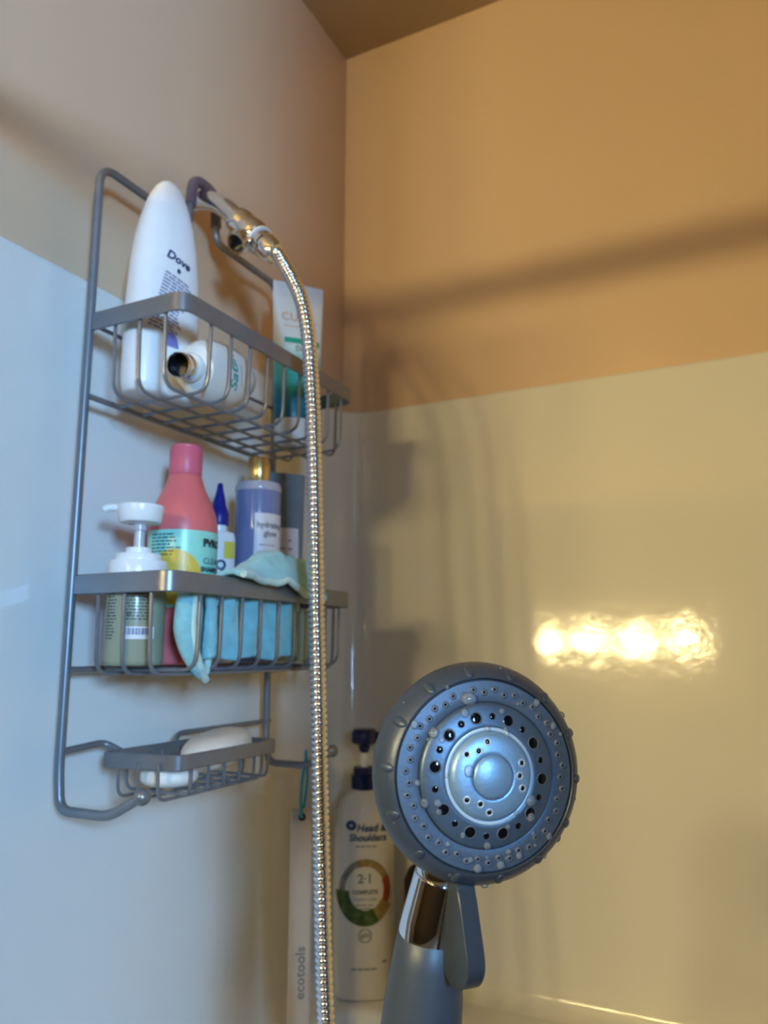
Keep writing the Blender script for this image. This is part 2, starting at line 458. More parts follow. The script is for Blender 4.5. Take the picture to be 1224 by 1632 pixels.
# ---------------------------------------------------------------- shower caddy
YL, YR, XB, XF = -.524, -.226, .030, .142
cad = thing('shower_caddy', 'grey wire shower caddy with two baskets and soap tray hanging on the left wall', 'shower caddy', (0, 0, 0))
WR = .0041
def cpart(name, path, r=.002, parent=cad, m=None, n=10): return link_mesh(name, *tube(path, r, n), m or M['rack'], parent)
YA = -.374
# one bent rod: left hook, left post, top bar with arch over the arm, right post, right hook
left = [(.122, YL, 1.345), (.090, YL, 1.328), (.034, YL, 1.328), (XB, YL, 1.36), (XB, YL, 1.922), (XB, YA-.024, 1.922), (XB, YA-.020, 1.985), (XB, YA+.020, 1.985),
        (XB, YA+.024, 1.926), (XB, YR, 1.926), (XB, YR, 1.36), (.034, YR, 1.330), (.088, YR, 1.330), (.118, YR, 1.346)]
frame_path = fillet(left, [.012, .012, .012, .02, .012, .018, .018, .012, .02, .012, .012, .012], 7)
fr = cpart('frame', frame_path, WR, n=14)
for q in ((.124, YL, 1.346), (.121, YR, 1.348)):
    link_mesh('hook_ball', *xf(lathe([(.0068*sin(PI*j/12) if 0 < j < 12 else 0, -.0068*cos(PI*j/12)) for j in range(13)], 20, False), Matrix.Translation(q)), M['rack_band'], fr)
sl = fillet([(XB, YA-.0215, 1.95), (XB, YA-.020, 1.985), (XB, YA+.020, 1.985), (XB, YA+.0225, 1.945)], .018, 8)
link_mesh('grip_sleeve', *tube(sl, .0062, 16), M['sleeve'], cad)

def basket(zr, zb, name):
    path = fillet([(XB+.004, YL, zr), (XF, YL, zr), (XF, YR+.004, zr), (XB+.004, YR+.004, zr)], .016, 8)
    rim = link_mesh(name, *sweep_rect(path, .0030, .0175), M['rack_band'], cad)
    for k in range(9):
        y = YL+.042+.0296*k
        p_ = fillet([(XF-.003, y, zr-.004), (XF-.004, y, zb), (XB, y, zb)], .016, 6)
        link_mesh('wire', *tube(p_, .0017, 8), M['rack'], rim)
    for x in (.060, .090, .120):
        p_ = fillet([(x, YL+.003, zr-.004), (x, YL+.005, zb-.0034), (x, YR-.001, zb-.0034), (x, YR+.001, zr-.004)], .016, 6)
        link_mesh('wire', *tube(p_, .0017, 8), M['rack'], rim)
    cb = cpart('crossbar', [(XB, YL+.003, zb), (XB, YR-.003, zb)], .0028)
    cb2 = cpart('crossbar', [(XB-.001, YL+.003, zr), (XB-.001, YR-.003, zr)], .0020)
    return rim
ZT, ZTB, ZM, ZMB = 1.760, 1.690, 1.516, 1.443
basket(ZT, ZTB, 'upper_basket'); basket(ZM, ZMB, 'lower_basket')
# soap tray
YS0, YS1, XS0, XS1, ZD, ZDB = -.494, -.340, .046, .124, 1.366, 1.338
cross = cpart('tray_crossbar', fillet([(XB, YL+.003, 1.375), (XB, -.476, 1.378), (XS0, -.470, 1.370)], .008), .0030)
cpart('tray_crossbar', fillet([(XS0, -.40, 1.371), (XB, -.378, 1.377), (XB, YR+.006, 1.377)], .010), .0026)
rim = link_mesh('soap_tray', *sweep_rect(fillet([(XS0, YS1, ZD), (XS0, YS0, ZD), (XS1, YS0+.012, ZD), (XS1, YS1, ZD), (XS0, YS1+.004, ZD), (XS0, YS0+.03, ZD)][:5], .010, 6), .0028, .013), M['rack_band'], cad)
for k in range(6):
    y = YS0+.030+.0225*k
    link_mesh('wire', *tube(fillet([(XS1-.002, y, ZD), (XS1-.003, y, ZDB), (XS0+.002, y, ZDB), (XS0+.001, y, ZD)], .008, 5), .0015, 8), M['rack'], rim)
for x in (.062, .085, .107):
    link_mesh('wire', *tube(fillet([(x, YS0+.005, ZD), (x, YS0+.006, ZDB-.003), (x, YS1-.002, ZDB-.003), (x, YS1-.001, ZD)], .010, 5), .0015, 8), M['rack'], rim)

# ---------------------------------------------------------------- shower arm with diverter
arm = thing('shower_outlet_pipe', 'chrome shower arm with diverter reaching out under the caddy loop', 'shower pipe', (0, YA, 1.968))
ap = spline([(.002, 0, .001), (.02, 0, .001), (.042, 0, -.006), (.064, 0, -.022), (.090, 0, -.051)], 6)
link_mesh('bent_pipe', *tube(ap, .0112, 24), M['chrome'], arm)
dv = Vector((1, -.02, -1)).normalized()
def along(base, d, prof, n=32):
    q = Vector((0, 0, 1)).rotation_difference(d).to_matrix().to_4x4(); return xf(lathe(prof, n), Matrix.Translation(base) @ q)
O = Vector((.080, 0, -.041))
link_mesh('diverter_body', *along(O, dv, [(.0105, 0), (.0165, .001), (.0168, .010), (.0150, .013), (.0150, .022), (.0172, .024), (.0172, .038), (.0150, .041)]), M['chrome'], arm)
sd = Vector((-.16, -.75, -.68)).normalized()
so = O+dv*.029
link_mesh('side_outlet', *along(so, sd, [(.0105, .0), (.0105, .017), (.0122, .019), (.0126, .029), (.0118, .031), (.0095, .031), (.0090, .020)], 24), M['chrome'], arm)
link_mesh('outlet_bore', *along(so, sd, [(.0092, .018), (.0092, .0215)], 20), M['chrome_dark'], arm)
link_mesh('washer', *along(O, dv, [(.0160, .0412), (.0160, .0442)]), M['washer'], arm)
link_mesh('coupling_nut', *along(O, dv, [(.0120, .0440), (.0142, .0445), (.0142, .0535), (.0128, .0545), (.0128, .0560), (.0138, .0565), (.0132, .0680), (.0108, .0730), (.0085, .0740)]), M['chrome'], arm)

# ---------------------------------------------------------------- handheld shower head
HP = Vector((.46104, -.66665, 1.40551)); hn = Vector((.641015, -.767412, .013356)).normalized()
hv = (Vector((0, 0, 1))-hn*hn.z).normalized(); hw = hv.cross(hn)
head = thing('handheld_shower_head', 'round grey handheld shower head with wet spray face in the foreground', 'shower head')
head.matrix_world = Matrix(((hw.x, hv.x, hn.x, HP.x), (hw.y, hv.y, hn.y, HP.y), (hw.z, hv.z, hn.z, HP.z), (0, 0, 0, 1)))
mm = .001
def S(prof): return [(a*mm, b*mm) for a, b in prof]
def hpart(name, mesh, m, parent=head, **k): return link_mesh(name, mesh[0], mesh[1], m, parent, **k)
hpart('head_shell', lathe(S([(0, -33), (12, -33), (24, -31), (34, -27.5), (42, -23), (47, -18.5), (48.9, -15.5), (49.4, -13), (49.2, -10.8), (48.2, -7.6), (46.4, -4.4), (44.4, -1.9), (42.9, -.6), (42.2, -.3), (41.85, -.6), (41.8, -4)]), 128, False), M['head'], angle=50)
hpart('seam', lathe(S([(41.9, -2.2), (40, -2.2)]), 96, False), M['groove'])
face = hpart('spray_plate', lathe(S([(41.2, -3), (41.15, -1.0), (40.8, -.45), (36, -.1), (32.3, .25), (31.7, .0)]), 128, False), M['plate'], angle=50)
hpart('seam', lathe(S([(32.2, -.4), (30.8, -.4)]), 96, False), M['groove'])
hpart('spray_disc', lathe(S([(31.3, -.5), (31.25, 1.2), (30.9, 1.9), (29.8, 2.5), (26, 3.4), (22.5, 4.1), (20.9, 4.35), (20.6, 4.2)]), 128, False), M['head_disc'], angle=50)
hpart('accent_ring', lathe(S([(20.7, 3.8), (20.6, 4.6), (19.9, 4.75), (19.2, 4.55), (19.0, 3.8)]), 96, False), M['accent'], angle=50)
hpart('seam', lathe(S([(19.3, 3.7), (18.4, 3.7)]), 96, False), M['groove'])
hub = hpart('hub', lathe(S([(18.95, 3.4), (18.9, 5.0), (18.2, 6.4), (16.8, 7.3), (14, 7.9), (11, 8.3), (9.8, 8.4), (9.45, 8.1), (9.4, 7.2), (0, 7.2)]), 96, False), M['hub'], angle=50)
hpart('center_button', lathe(S([(9.15, 7.4), (9.1, 8.5), (8.8, 8.95), (7.8, 9.4), (6, 9.95), (4, 10.3), (2, 10.5), (0, 10.55)]), 64, False), M['hub'], angle=50)
for s in (-22, 0, 22):
    a = math.radians(270+s); hpart('button_notch', xf(rbox(-.0012, .0012, -.0004, .0004, 0, .0006, .0002), Matrix.Translation((.00935*cos(a), .00935*sin(a), .0083)) @ Matrix.Rotation(a-PI/2, 4, 'Z')), M['nozzle'], smooth=False)
def hz(r):
    P_ = [(0, 10.55), (2, 10.5), (4, 10.3), (6, 9.95), (7.8, 9.4), (8.8, 8.95), (9.8, 8.4), (14, 7.9), (16.8, 7.3), (18.2, 6.4), (18.9, 5), (19.9, 4.75), (22.5, 4.1), (26, 3.4), (29.8, 2.5), (31.2, 1.4), (32.3, .25), (36, -.1), (41, -.5), (42.9, -.6), (44.4, -1.9), (46.4, -4.4), (48.2, -7.6), (49.2, -10.8), (49.4, -13)]
    for a, b in zip(P_, P_[1:]):
        if r <= b[0]: return a[1]+(b[1]-a[1])*(r-a[0])/(b[0]-a[0])
    return -13
def slope(r): return (hz(r+.3)-hz(r-.3))/.6
def seat(r, ang):
    """matrix on the face at polar (r mm, angle deg), z along the surface normal"""
    a = math.radians(ang); t = math.atan(-slope(r))
    return Matrix.Translation((r*mm*cos(a), r*mm*sin(a), hz(r)*mm)) @ Matrix.Rotation(a, 4, 'Z') @ Matrix.Rotation(t, 4, 'Y')
def nozzle(name, prof, bore_r, bore_z, mlist, mtx):
    a = lathe(S(prof), 20, False); b = lathe(S([(bore_r, bore_z), (bore_r*.8, bore_z+.12), (bore_r*.45, bore_z+.22), (0, bore_z+.26)]), 20, False)
    V, Fc = join(a, b); fm = [0]*len(a[1])+[1]*len(b[1])
    return V, Fc, fm
def place_nozzle(proto, name, mtx, parent):
    if proto[0] is None:
        V, Fc, fm = proto[1]
        o = link_mesh(name, V, Fc, None, parent, mats=proto[2], fmat=fm, angle=50); proto[0] = o
    else:
        o = proto[0].copy(); COL.objects.link(o); o.parent = parent
    o.matrix_local = mtx; return o
pn = [None, nozzle('n', [(1.75, -.15), (1.6, .16), (1.2, .42), (.85, .52), (.62, .42), (.55, .1)], .6, .12, None, None), [M['nozzle'], M['hole']]]
for k in range(46):
    place_nozzle(pn, 'rim_nozzle', seat(37.2 if k % 2 else 35.7, 90+k*360/46), face)
pb = [None, nozzle('n', [(3.0, -.3), (2.95, .18), (2.75, .32), (2.5, .30), (2.35, .05), (2.3, -.2)], 2.4, .02, None, None), [M['nozzle'], M['hole']]]
ps = [None, nozzle('n', [(1.75, -.3), (1.7, .08), (1.55, .12), (1.42, .02), (1.4, -.2)], 1.42, .02, None, None), [M['nozzle'], M['hole']]]
ph = [None, nozzle('n', [(1.85, -.3), (1.75, .22), (1.5, .34), (1.2, .28), (1.0, .05), (.98, -.1)], 1.05, .06, None, None), [M['accent'], M['hole']]]
BIG = [102.5, 67, 31.5, -5.5, -41.5, -77, -112, -147.5, 170, 136]
disc = [o for o in bpy.data.objects if o.name == 'spray_disc'][0]
for k, a in enumerate(BIG):
    place_nozzle(pb, 'jet_hole', seat(25.2, a), disc)
    b2 = BIG[(k+1) % 10]; d = (a-b2) % 360
    place_nozzle(ps, 'jet_hole', seat(25.4, a-d/2), disc)
for r, a in ((14.9, 97), (12.6, 119), (15.1, 140), (14.9, 21), (12.6, 0), (14.9, -21), (15.1, 218), (12.6, 242), (14.9, 263)):
    place_nozzle(ph, 'hub_nozzle', seat(r, a), hub)
shell = [o for o in bpy.data.objects if o.name == 'head_shell'][0]
bump = lathe([(sin(PI*j/10) if 0 < j < 10 else 0, -cos(PI*j/10)) for j in range(11)], 16, False)
bp0 = None
for k in range(14):
    if k == 10: pass
    a = 360*k/14+175; r = 45.4
    mt = seat(r, a) @ Matrix.Diagonal((.0040, .0022, .0011, 1))
    if bp0 is None: bp0 = o = link_mesh('grip_bump', *bump, M['head'], shell)
    else: o = bp0.copy(); COL.objects.link(o); o.parent = shell
    o.matrix_local = mt
# lever: an S shaped paddle, extruded sideways
def lever():
    front = [(-7, -44), (-5.5, -48), (-6.5, -54), (-4.0, -62), (-1.0, -74), (1.0, -84), (0.5, -90), (-3.5, -95.5), (-9, -98), (-15, -97.5), (-20, -93), (-22.5, -86), (-22, -78), (-19, -66), (-16.5, -56), (-15.5, -48), (-15, -42)]
    pts = spline([(a, b, 0) for a, b in front], 5); n = len(pts); V, Fc = [], []
    L = [(-4.6, .94), (-4.2, 1.0), (4.2, 1.0), (4.6, .94)]
    c = Vector((-11, -72, 0))
    for w_, s in L:
        for p_ in pts:
            q = c+(p_-c)*(1 if s == 1 else (1-.6/max((p_-c).length, 1)))
            V.append(Vector((w_, q.y, q.x))*mm)
    for k in range(3):
        for i in range(n): j = (i+1) % n; Fc.append((k*n+i, k*n+j, (k+1)*n+j, (k+1)*n+i))
    Fc.append(tuple(range(n))); Fc.append(tuple(reversed(range(3*n, 4*n))))
    return V, Fc
hpart('spray_lever', xf(lever(), Matrix.Translation((-.0058, .0035, -.004)) @ Matrix.Diagonal((1, .97, 1, 1)) @ Matrix.Rotation(math.radians(12), 4, 'Y')), M['lever'], angle=30)
# neck, chrome collar and grip along a slightly bent axis
ax0 = Vector((-9.5, -28, -24)); ax1 = Vector((-14, -60, -33)); ax2 = Vector((-18, -80, -36)); ax3 = Vector((-27, -200, -52))
def seg(a, b, prof, n=48): return along((a)*mm, (b-a).normalized(), S(prof), n)
hpart('neck_ring', seg(ax0, ax1, [(9, -6), (11.2, 0), (12.2, 18), (12.5, 20.5), (12.2, 21)]), M['chrome'])
hpart('chrome_collar', seg(ax0, ax1, [(12.3, 21.3), (12.9, 21.8), (14.6, 42), (15.2, 50), (15.0, 50.8)]), M['chrome'])
g0 = ax0+(ax1-ax0).normalized()*50.6
hpart('grip', seg(g0, ax3, [(14.6, -.4), (15.3, .3), (16.6, 12), (18.2, 28), (19.0, 45), (18.6, 70), (17, 95), (14.5, 115), (12, 124), (10, 127)]), M['grip'])
GE = head.matrix_world @ ((g0+(ax3-g0).normalized()*127)*mm); gd = (head.matrix_world.to_3x3() @ (ax3-g0)).normalized()
# water on the face: (r, angle, radius, stretch) measured on the face
DROPS = [(33.6, 102.6, 3.0, 1.3), (28.8, 111, 1.9, 1.1), (28.3, 75, 1.5, 1), (39.5, 146, 1.9, 1.05), (30.9, 143, 2.5, 1), (26.4, 144, 1.3, 1), (11.3, 166, 2.1, 1.25), (32.2, 184.5, 1.5, 1),
         (31.2, 200.5, 2.0, 1.1), (26.0, 204.5, 1.8, 1), (27.4, 212, 1.4, 1), (22.3, -31.0, 2.7, 1.05), (26.7, -44, 2.1, 1), (23.3, -70, 1.2, 1), (27.6, -117, 1.2, 1.3), (29.6, -92.5, 1.7, 1),
         (33.9, -123, 1.3, 1), (36.5, -103, 1.4, 1), (35, -91, .8, 1), (39.6, -97, 2.0, 1), (38.9, -81.5, 2.0, 1), (34.4, -74, 1.3, 1), (38, -67.5, 1.5, 1.2), (38.3, -54.5, .8, 1), (33.5, -50.5, .9, 1.3),
         (40.4, -43.5, 1.5, 1.2), (40.0, 50, 1.6, 1.2), (34.3, 62, .9, 1), (39.0, 31, 1.5, 1.2), (40.4, 24, 1.0, 1), (13.3, 232, 1.0, 1), (41.8, 114.5, .8, 1.3), (46.6, 97, 1.2, 1), (47.5, 77, .8, 1),
         (47.8, 139, .6, 1), (49.3, 29.5, 1.7, 1), (49.2, 19, 2.2, 1), (49.2, -39.5, 1.8, 1), (48.0, -52, 1.1, 1), (49.2, -88, 1.7, 1), (49.3, -16.5, 1.2, 1), (37.3, 158, .8, 1), (20.0, 178, 1.0, 1), (20, 92, 1.3, 1), (43.9, 176, .6, 1),
         (20.1, 66, 1.3, 1.8), (31.5, 150, .7, 1), (46.0, 205, .5, 1), (45.2, -112, .6, 1), (36.8, -77, .7, 1), (20.0, -54, 1.0, 1.2)]
dome = lathe([(cos(PI/2*j/7*.999), sin(PI/2*j/7)) for j in range(-2, 8)], 20, False)
d0 = None
for r, a, s, st in DROPS:
    mt = seat(min(r, 49.2), a) @ Matrix.Rotation(math.radians(-a), 4, 'Z') @ Matrix.Diagonal((s*mm*(st if s > 2.5 else 1), s*mm*(1 if s > 2.5 else st), s*mm*.72, 1))
    if d0 is None: d0 = o = link_mesh('water_droplet', *dome, M['water'], head, angle=80)
    else: o = d0.copy(); COL.objects.link(o); o.parent = head
    o.matrix_local = mt
lev = [o for o in bpy.data.objects if o.name == 'spray_lever'][0]

# ---------------------------------------------------------------- hose
def cpt(px, py, d): return CAM+(fw+rt*((px-612)/F)+up*((816-py)/F))*d
a_end = Vector((0, YA, 1.968))+O+dv*.072
hp = [a_end, a_end+dv*.012] + [Vector(q) for q in ((.1800, -.392, 1.797), (.1915, -.392, 1.711), (.1965, -.3915, 1.600), (.2005, -.392, 1.495), (.2055, -.393, 1.390), (.2105, -.394, 1.285), (.2155, -.395, 1.185),
      (.230, -.404, 1.070), (.262, -.44, .975), (.315, -.51, .945), (.372, -.59, 1.000))]+[GE+gd*.06, GE+gd*.004]
raw = spline(hp, 40)
def resample(P_, step):
    out = [P_[0]]; acc = 0
    for a, b in zip(P_, P_[1:]):
        L = (b-a).length
        while acc+L >= step:
            t = (step-acc)/L; a = a+(b-a)*t; out.append(a.copy()); L = (b-a).length; acc = 0
        acc += L
    return out
PITCH_H = .0054; KH = 8
hpth = resample(raw, PITCH_H/KH)
hose = thing('shower_hose', 'ribbed chrome shower hose hanging down from the diverter', 'shower hose')
link_mesh('hose_tube', *tube(hpth, .007, 20, rfun=lambda i: .0052+.0025*abs(sin(PI*i/KH))**.5), M['chrome_hose'], hose, angle=40)
link_mesh('hose_end', *along(GE+gd*.022, -gd, [(.0085, -.004), (.0100, 0), (.0115, .008), (.0120, .020), (.0100, .022)], 24), M['chrome'], hose)

# ---------------------------------------------------------------- bottles and other things on the caddy
def wrapped(name, flat, fn, m, parent): return link_mesh(name, *wrap(flat, fn), m, parent, smooth=False)

# 1 tall white bottle
ds = [(0, .018, .033), (.002, .0215, .0365), (.010, .0228, .0378), (.05, .0232, .0382), (.09, .0228, .0378), (.125, .0215, .0360), (.150, .0198, .0330), (.172, .0172, .0285), (.186, .0150, .0245)]
ds = [(z*1.04, a, b) for z, a, b in ds]
dc = [(.1862, .0146, .0240), (.187, .0150, .0243), (.198, .0128, .0200), (.208, .0100, .0148), (.214, .0070, .0098), (.2175, .0032, .0045), (.2182, .0008, .001)]
dc = [(z*1.04, a, b) for z, a, b in dc]
dove = thing('body_wash_bottle', 'tall white oval bottle with rounded top at the left of the upper basket', 'bottle', (.071, -.4735, ZTB+.0035), (0, 0, math.radians(-10)))
link_mesh('bottle_body', *loft(ds, 64, 2.4), M['white_plastic'], dove, angle=60)
link_mesh('cap', *loft(dc, 64, 2.3), M['white_plastic'], dove, angle=60)
fn = oval_fn(ds, 2.4)
wrapped('lettering', shift2d(rot2d(text2d('Dove', .0125, .0004, .15), -.22), .000, .136), fn, M['navy_print'], dove)
wrapped('printed_emblem', disc2d(.000, .1245, .0022, .0026, 14), fn, M['navy_print'], dove)
wrapped('small_print', shift2d(rot2d(lines2d(-.017, .015, .02, 17, .0036, .0019, 3), -.25), -.003, .096), fn, M['slate_print'], dove)
wrapped('printed_emblem', disc2d(-.006, .046, .0085, .014, 20, a0=0, a1=PI), fn, M['violet_print'], dove)

# 2 white bottle lying on its side, chrome neck towards the front
lay = thing('lotion_bottle', 'white bottle lying on its side with open chrome collar and teal script', 'bottle', (.098, -.497, 1.7225))
ld = Vector((-.034, .150, .037)).normalized()
qm = Matrix((Vector((ld.y, -ld.x, 0)).normalized(), ld.cross(Vector((ld.y, -ld.x, 0)).normalized()), ld)).transposed().to_4x4()
lay.matrix_world = Matrix.Translation((.1215, -.505, 1.7100)) @ qm
link_mesh('chrome_collar', *lathe([(.0098, .004), (.0100, .001), (.0108, 0), (.0116, .001), (.0118, .006), (.0112, .007), (.0112, .009), (.0118, .010), (.0118, .018), (.0108, .0195), (.0108, .022)], 32, False), M['chrome'], lay)
link_mesh('collar_bore', *lathe([(.0102, .003), (.0098, .016), (0, .017)], 24, False), M['chrome_dark'], lay)
ls = [(.020, .0125, .0125), (.0225, .0138, .0138), (.026, .0140, .0140), (.0265, .0160, .0160), (.030, .0180, .0180), (.0305, .0200, .0200), (.036, .0205, .0240), (.046, .0220, .0290), (.060, .0235, .0320), (.078, .0250, .0330), (.098, .0250, .0315), (.112, .0240, .0270), (.124, .0200, .0220), (.136, .0170, .0185), (.142, .0130, .0140), (.1445, .006, .006)]
lofs = [(z, a, b, 0, 0.002*min(1, max(0, (z-.022)/.05))) for z, a, b in ls]
link_mesh('bottle_body', *loft(lofs, 48, 2.1), M['cream_plastic'], lay, angle=50)
def lay_fn(u, z):
    a, b = seclerp(ls, z); t = u/.030; oy = .002*min(1, max(0, (z-.022)/.05)); return Vector(((a+.0005)*cos(t), oy+(b+.0005)*sin(t), z))
tx = text2d('Satin', .018, .0003, .3)
wrapped('lettering', ([(-a_, .068-b_) for a_, b_ in tx[0]], tx[1]), lay_fn, M['green_print'], lay)
wrapped('lettering', ([(u, .082-v) for u, v in rect2d(-.008, .012, -.0005, .0005, 6, 1)[0]], rect2d(-.008, .012, -.0005, .0005, 6, 1)[1]), lay_fn, M['green_print'], lay)

# 3 crimped tube standing on its cap
tb = thing('lotion_tube', 'white tube fading to teal standing on its cap in the upper basket', 'tube', (.087, -.262, ZTB+.0035), (0, 0, math.radians(-38)))
link_mesh('cap', *loft([(0, .0185, .024), (.001, .0195, .025), (.030, .0205, .026), (.032, .0195, .025)], 40, 2.2), M['cream_plastic'], tb, angle=50)
ts = [(.0325, .0185, .0245), (.04, .0195, .0265), (.08, .0165, .0285), (.12, .0115, .0300), (.16, .0060, .0312), (.180, .0022, .0318), (.186, .0012, .0320), (.206, .0010, .0320)]
link_mesh('tube_body', *loft(ts, 48, 2.2), M['tube'], tb, angle=60)
tfn = oval_fn(ts, 2.2)
wrapped('lettering', shift2d(text2d('CUREL', .0150, .0001), .000, .160), tfn, M['gold_print'], tb)
wrapped('printed_line', rect2d(-.020, .022, .1475, .1485, 10, 1), tfn, M['gold_print'], tb)
wrapped('printed_band', rect2d(-.019, .026, .126, .133, 12, 2), tfn, M['green_band'], tb)
wrapped('lettering', shift2d(text2d('DAILY', .0085, .0002), .006, .1195), tfn, M['grey_print'], tb)
wrapped('small_print', lines2d(-.016, .018, .090, 5, .006, .002, 5), tfn, M['green_print'], tb)

# 4 pump soap bottle
pump = thing('hand_soap_pump', 'clear olive soap bottle with white pump and barcode at front left', 'pump bottle', (.0765, -.4935, ZMB+.0035), (0, 0, math.radians(-48)))
pb_ = [(0, .023, .023), (.0015, .0248, .0248), (.005, .0255, .0255), (.062, .0255, .0255), (.070, .0250, .0250), (.076, .0225, .0225), (.0785, .0200, .0200)]
link_mesh('bottle_body', *loft(pb_, 56, 2), M['liquid'], pump, angle=50)
link_mesh('collar', *lathe([(.0225, .0745), (.0252, .0750), (.0255, .0765), (.0255, .0895), (.0250, .0905), (.0202, .0910), (.0200, .0960), (.0193, .0970), (.0115, .0975), (.0112, .1025), (.0105, .1030)], 56), M['white_plastic'], pump, angle=40)
link_mesh('stem', *lathe([(.0046, .100), (.0046, .118), (.0056, .1185), (.0060, .126)], 20), M['clear_rim'], pump)
link_mesh('pump_head', *lathe([(.0060, .1235), (.0075, .1245), (.0175, .1255), (.0188, .1275), (.0205, .1395), (.0203, .1408), (.0190, .1413), (0, .1416)], 48), M['white_plastic'], pump, angle=40)
noz = tube(spline([(-.012*0, -.010, .1385), (.0, -.020, .1388), (0, -.028, .1382), (0, -.0315, .1360)], 5), .0034, 14)
link_mesh('spout', *xf(noz, Matrix.Rotation(math.radians(0), 4, 'Z')), M['white_plastic'], pump)
pf = round_fn(pb_, 0)
wrapped('barcode_label', rect2d(-.009, .018, .0225, .033, 12, 2), pf, M['label'], pump)
bars = []; u = -.0062; rb = random.Random(4)
while u < .0155:
    w_ = rb.choice([.0004, .0007, .0011]); bars.append(rect2d(u, u+w_, .0262, .0318, 1, 1)); u += w_+rb.choice([.0005, .0008])
bv, bf = [], []
for a_, b_ in bars: n0 = len(bv); bv += a_; bf += [tuple(i+n0 for i in q) for q in b_]
wrapped('barcode', (bv, bf), round_fn(pb_, 0, .0007), M['navy_print'], pump)
wrapped('small_print', lines2d(-.010, .018, .069, 12, .0027, .0009, 8), pf, M['black_print'], pump)
wrapped('small_print', lines2d(-.027, -.015, .069, 18, .0027, .0009, 9), pf, M['black_print'], pump)
wrapped('recycling_mark', disc2d(-.004, .0435, .0018, .0018, 6, .5), pf, M['black_print'], pump)
link_mesh('dip_tube', *tube([(.0258*.0, 0, .004), (0, 0, .075)], .0022, 10), M['straw'], pump)

# 5 coral bottle
pk = thing('shampoo_bottle', 'coral pink bottle with mint green label behind the white pump', 'bottle', (.0680, -.4275, ZMB+.0035), (0, 0, math.radians(-30)))
ks = [(0, .0300, .0300), (.002, .0325, .0325), (.006, .0335, .0335), (.128, .0335, .0335), (.134, .0332, .0332), (.144, .0318, .0318), (.154, .0285, .0285), (.164, .0240, .0240), (.174, .0195, .0195), (.181, .0172, .0172), (.186, .0158, .0158)]
ks = [(z*.98, a, b) for z, a, b in ks]
link_mesh('bottle_body', *loft(ks, 64, 2), M['pink'], pk, angle=50)
link_mesh('cap', *lathe([(.0157, .1826), (.0160, .1832), (.0160, .2080), (.0152, .2092), (.0150, .2098), (.0152, .2104), (.0150, .2118), (.0138, .2128), (0, .2130)], 48), M['pink_cap'], pk, angle=40)
kf = round_fn(ks, 0); 
wrapped('label', rect2d(-.052, .052, .052, .1245, 60, 2), kf, M['mint'], pk)
kf2 = round_fn(ks, 0, .0008)
wrapped('printed_circle', disc2d(-.018, .080, .026, .026, 32), kf2, M['sun_yellow'], pk)
kf3 = round_fn(ks, 0, .0011)
wrapped('lettering', shift2d(text2d('PVRO', .0095, .0007), .021, .1130), kf3, M['black_print'], pk)
wrapped('lettering', shift2d(text2d('CLEAN', .0080), .022, .0960), kf3, M['black_print'], pk)
wrapped('lettering', shift2d(text2d('SHAMPOO', .0062, .0003), .022, .0880), kf3, M['black_print'], pk)
wrapped('small_print', lines2d(-.042, -.012, .1200, 7, .0032, .0011, 2), kf3, M['black_print'], pk)

# 6 small white bottle with blue tip
bl = thing('dropper_bottle', 'small white squeeze bottle with pointed royal blue tip beside the coral bottle', 'bottle', (.0540, -.3560, ZMB+.0035), (0, 0, math.radians(-40)))
bs = [(0, .0105, .0165), (.002, .0118, .0180), (.130, .0118, .0180), (.136, .0105, .0165), (.1375, .0090, .0110)]
link_mesh('bottle_body', *loft(bs, 40, 2.5), M['white_plastic'], bl, angle=50)
link_mesh('neck', *lathe([(.0085, .1370), (.0085, .1440), (.0080, .1445)], 28), M['white_plastic'], bl)
link_mesh('pointed_cap', *lathe([(.0100, .1440), (.0104, .1450), (.0104, .1570), (.0095, .1590), (.0070, .1660), (.0062, .1720), (.0050, .1770), (.0036, .1830), (.0030, .1890), (.0016, .1905), (0, .1908)], 32), M['royal_blue'], bl, angle=45)
bfn = oval_fn(bs, 2.5)
wrapped('printed_square', rect2d(.004, .016, .108, .126, 4, 3), bfn, M['yellow'], bl)
wrapped('lettering', shift2d(text2d('Q', .014, .0006), .001, .1005), oval_fn(bs, 2.5, .0008), M['navy_print'], bl)
wrapped('lettering', shift2d(text2d('MI', .009, .0006), .004, .0890), oval_fn(bs, 2.5, .0008), M['navy_print'], bl)

# 7 lilac bottle with gold cap
gb = thing('conditioner_bottle', 'lilac blue bottle with gold cap and white label in the lower basket', 'bottle', (.0700, -.3090, ZMB+.0035), (0, 0, math.radians(-42)))
gs = [(0, .022, .022), (.002, .0245, .0245), (.005, .0252, .0252), (.188, .0252, .0252), (.1935, .0248, .0248), (.1955, .0225, .0225)]
gs = [(z*.995, a, b) for z, a, b in gs]
link_mesh('bottle_body', *loft(gs, 56, 2), M['lilac'], gb, angle=50)
link_mesh('shoulder', *lathe([(.0254, .1865), (.0258, .1880), (.0256, .1935), (.0235, .1965), (.0130, .1975)], 56), M['clear_rim'], gb)
link_mesh('cap', *lathe([(.0118, .1970), (.0122, .1976), (.0122, .2250), (.0114, .2262), (0, .2264)], 40), M['gold'], gb, angle=40)
gf = round_fn(gs, 0)
wrapped('label', rect2d(-.0085, .030, .040, .1600, 24, 2), gf, M['label'], gb)
gf2 = round_fn(gs, 0, .0008)
for s, z, sz, bd in (('hydrating', .1470, .0085, .0003), ('glow', .1375, .0085, .0003), ('WELLNESS M', .1170, .0052, 0), ('SHAMPOO', .1085, .0060, .0003)):
    wrapped('lettering', shift2d(text2d(s, sz, bd), .010, z), gf2, M['grey_print'], gb)
wrapped('small_print', lines2d(-.003, .022, .125, 1, .003, .0010, 2), gf2, M['grey_print'], gb)
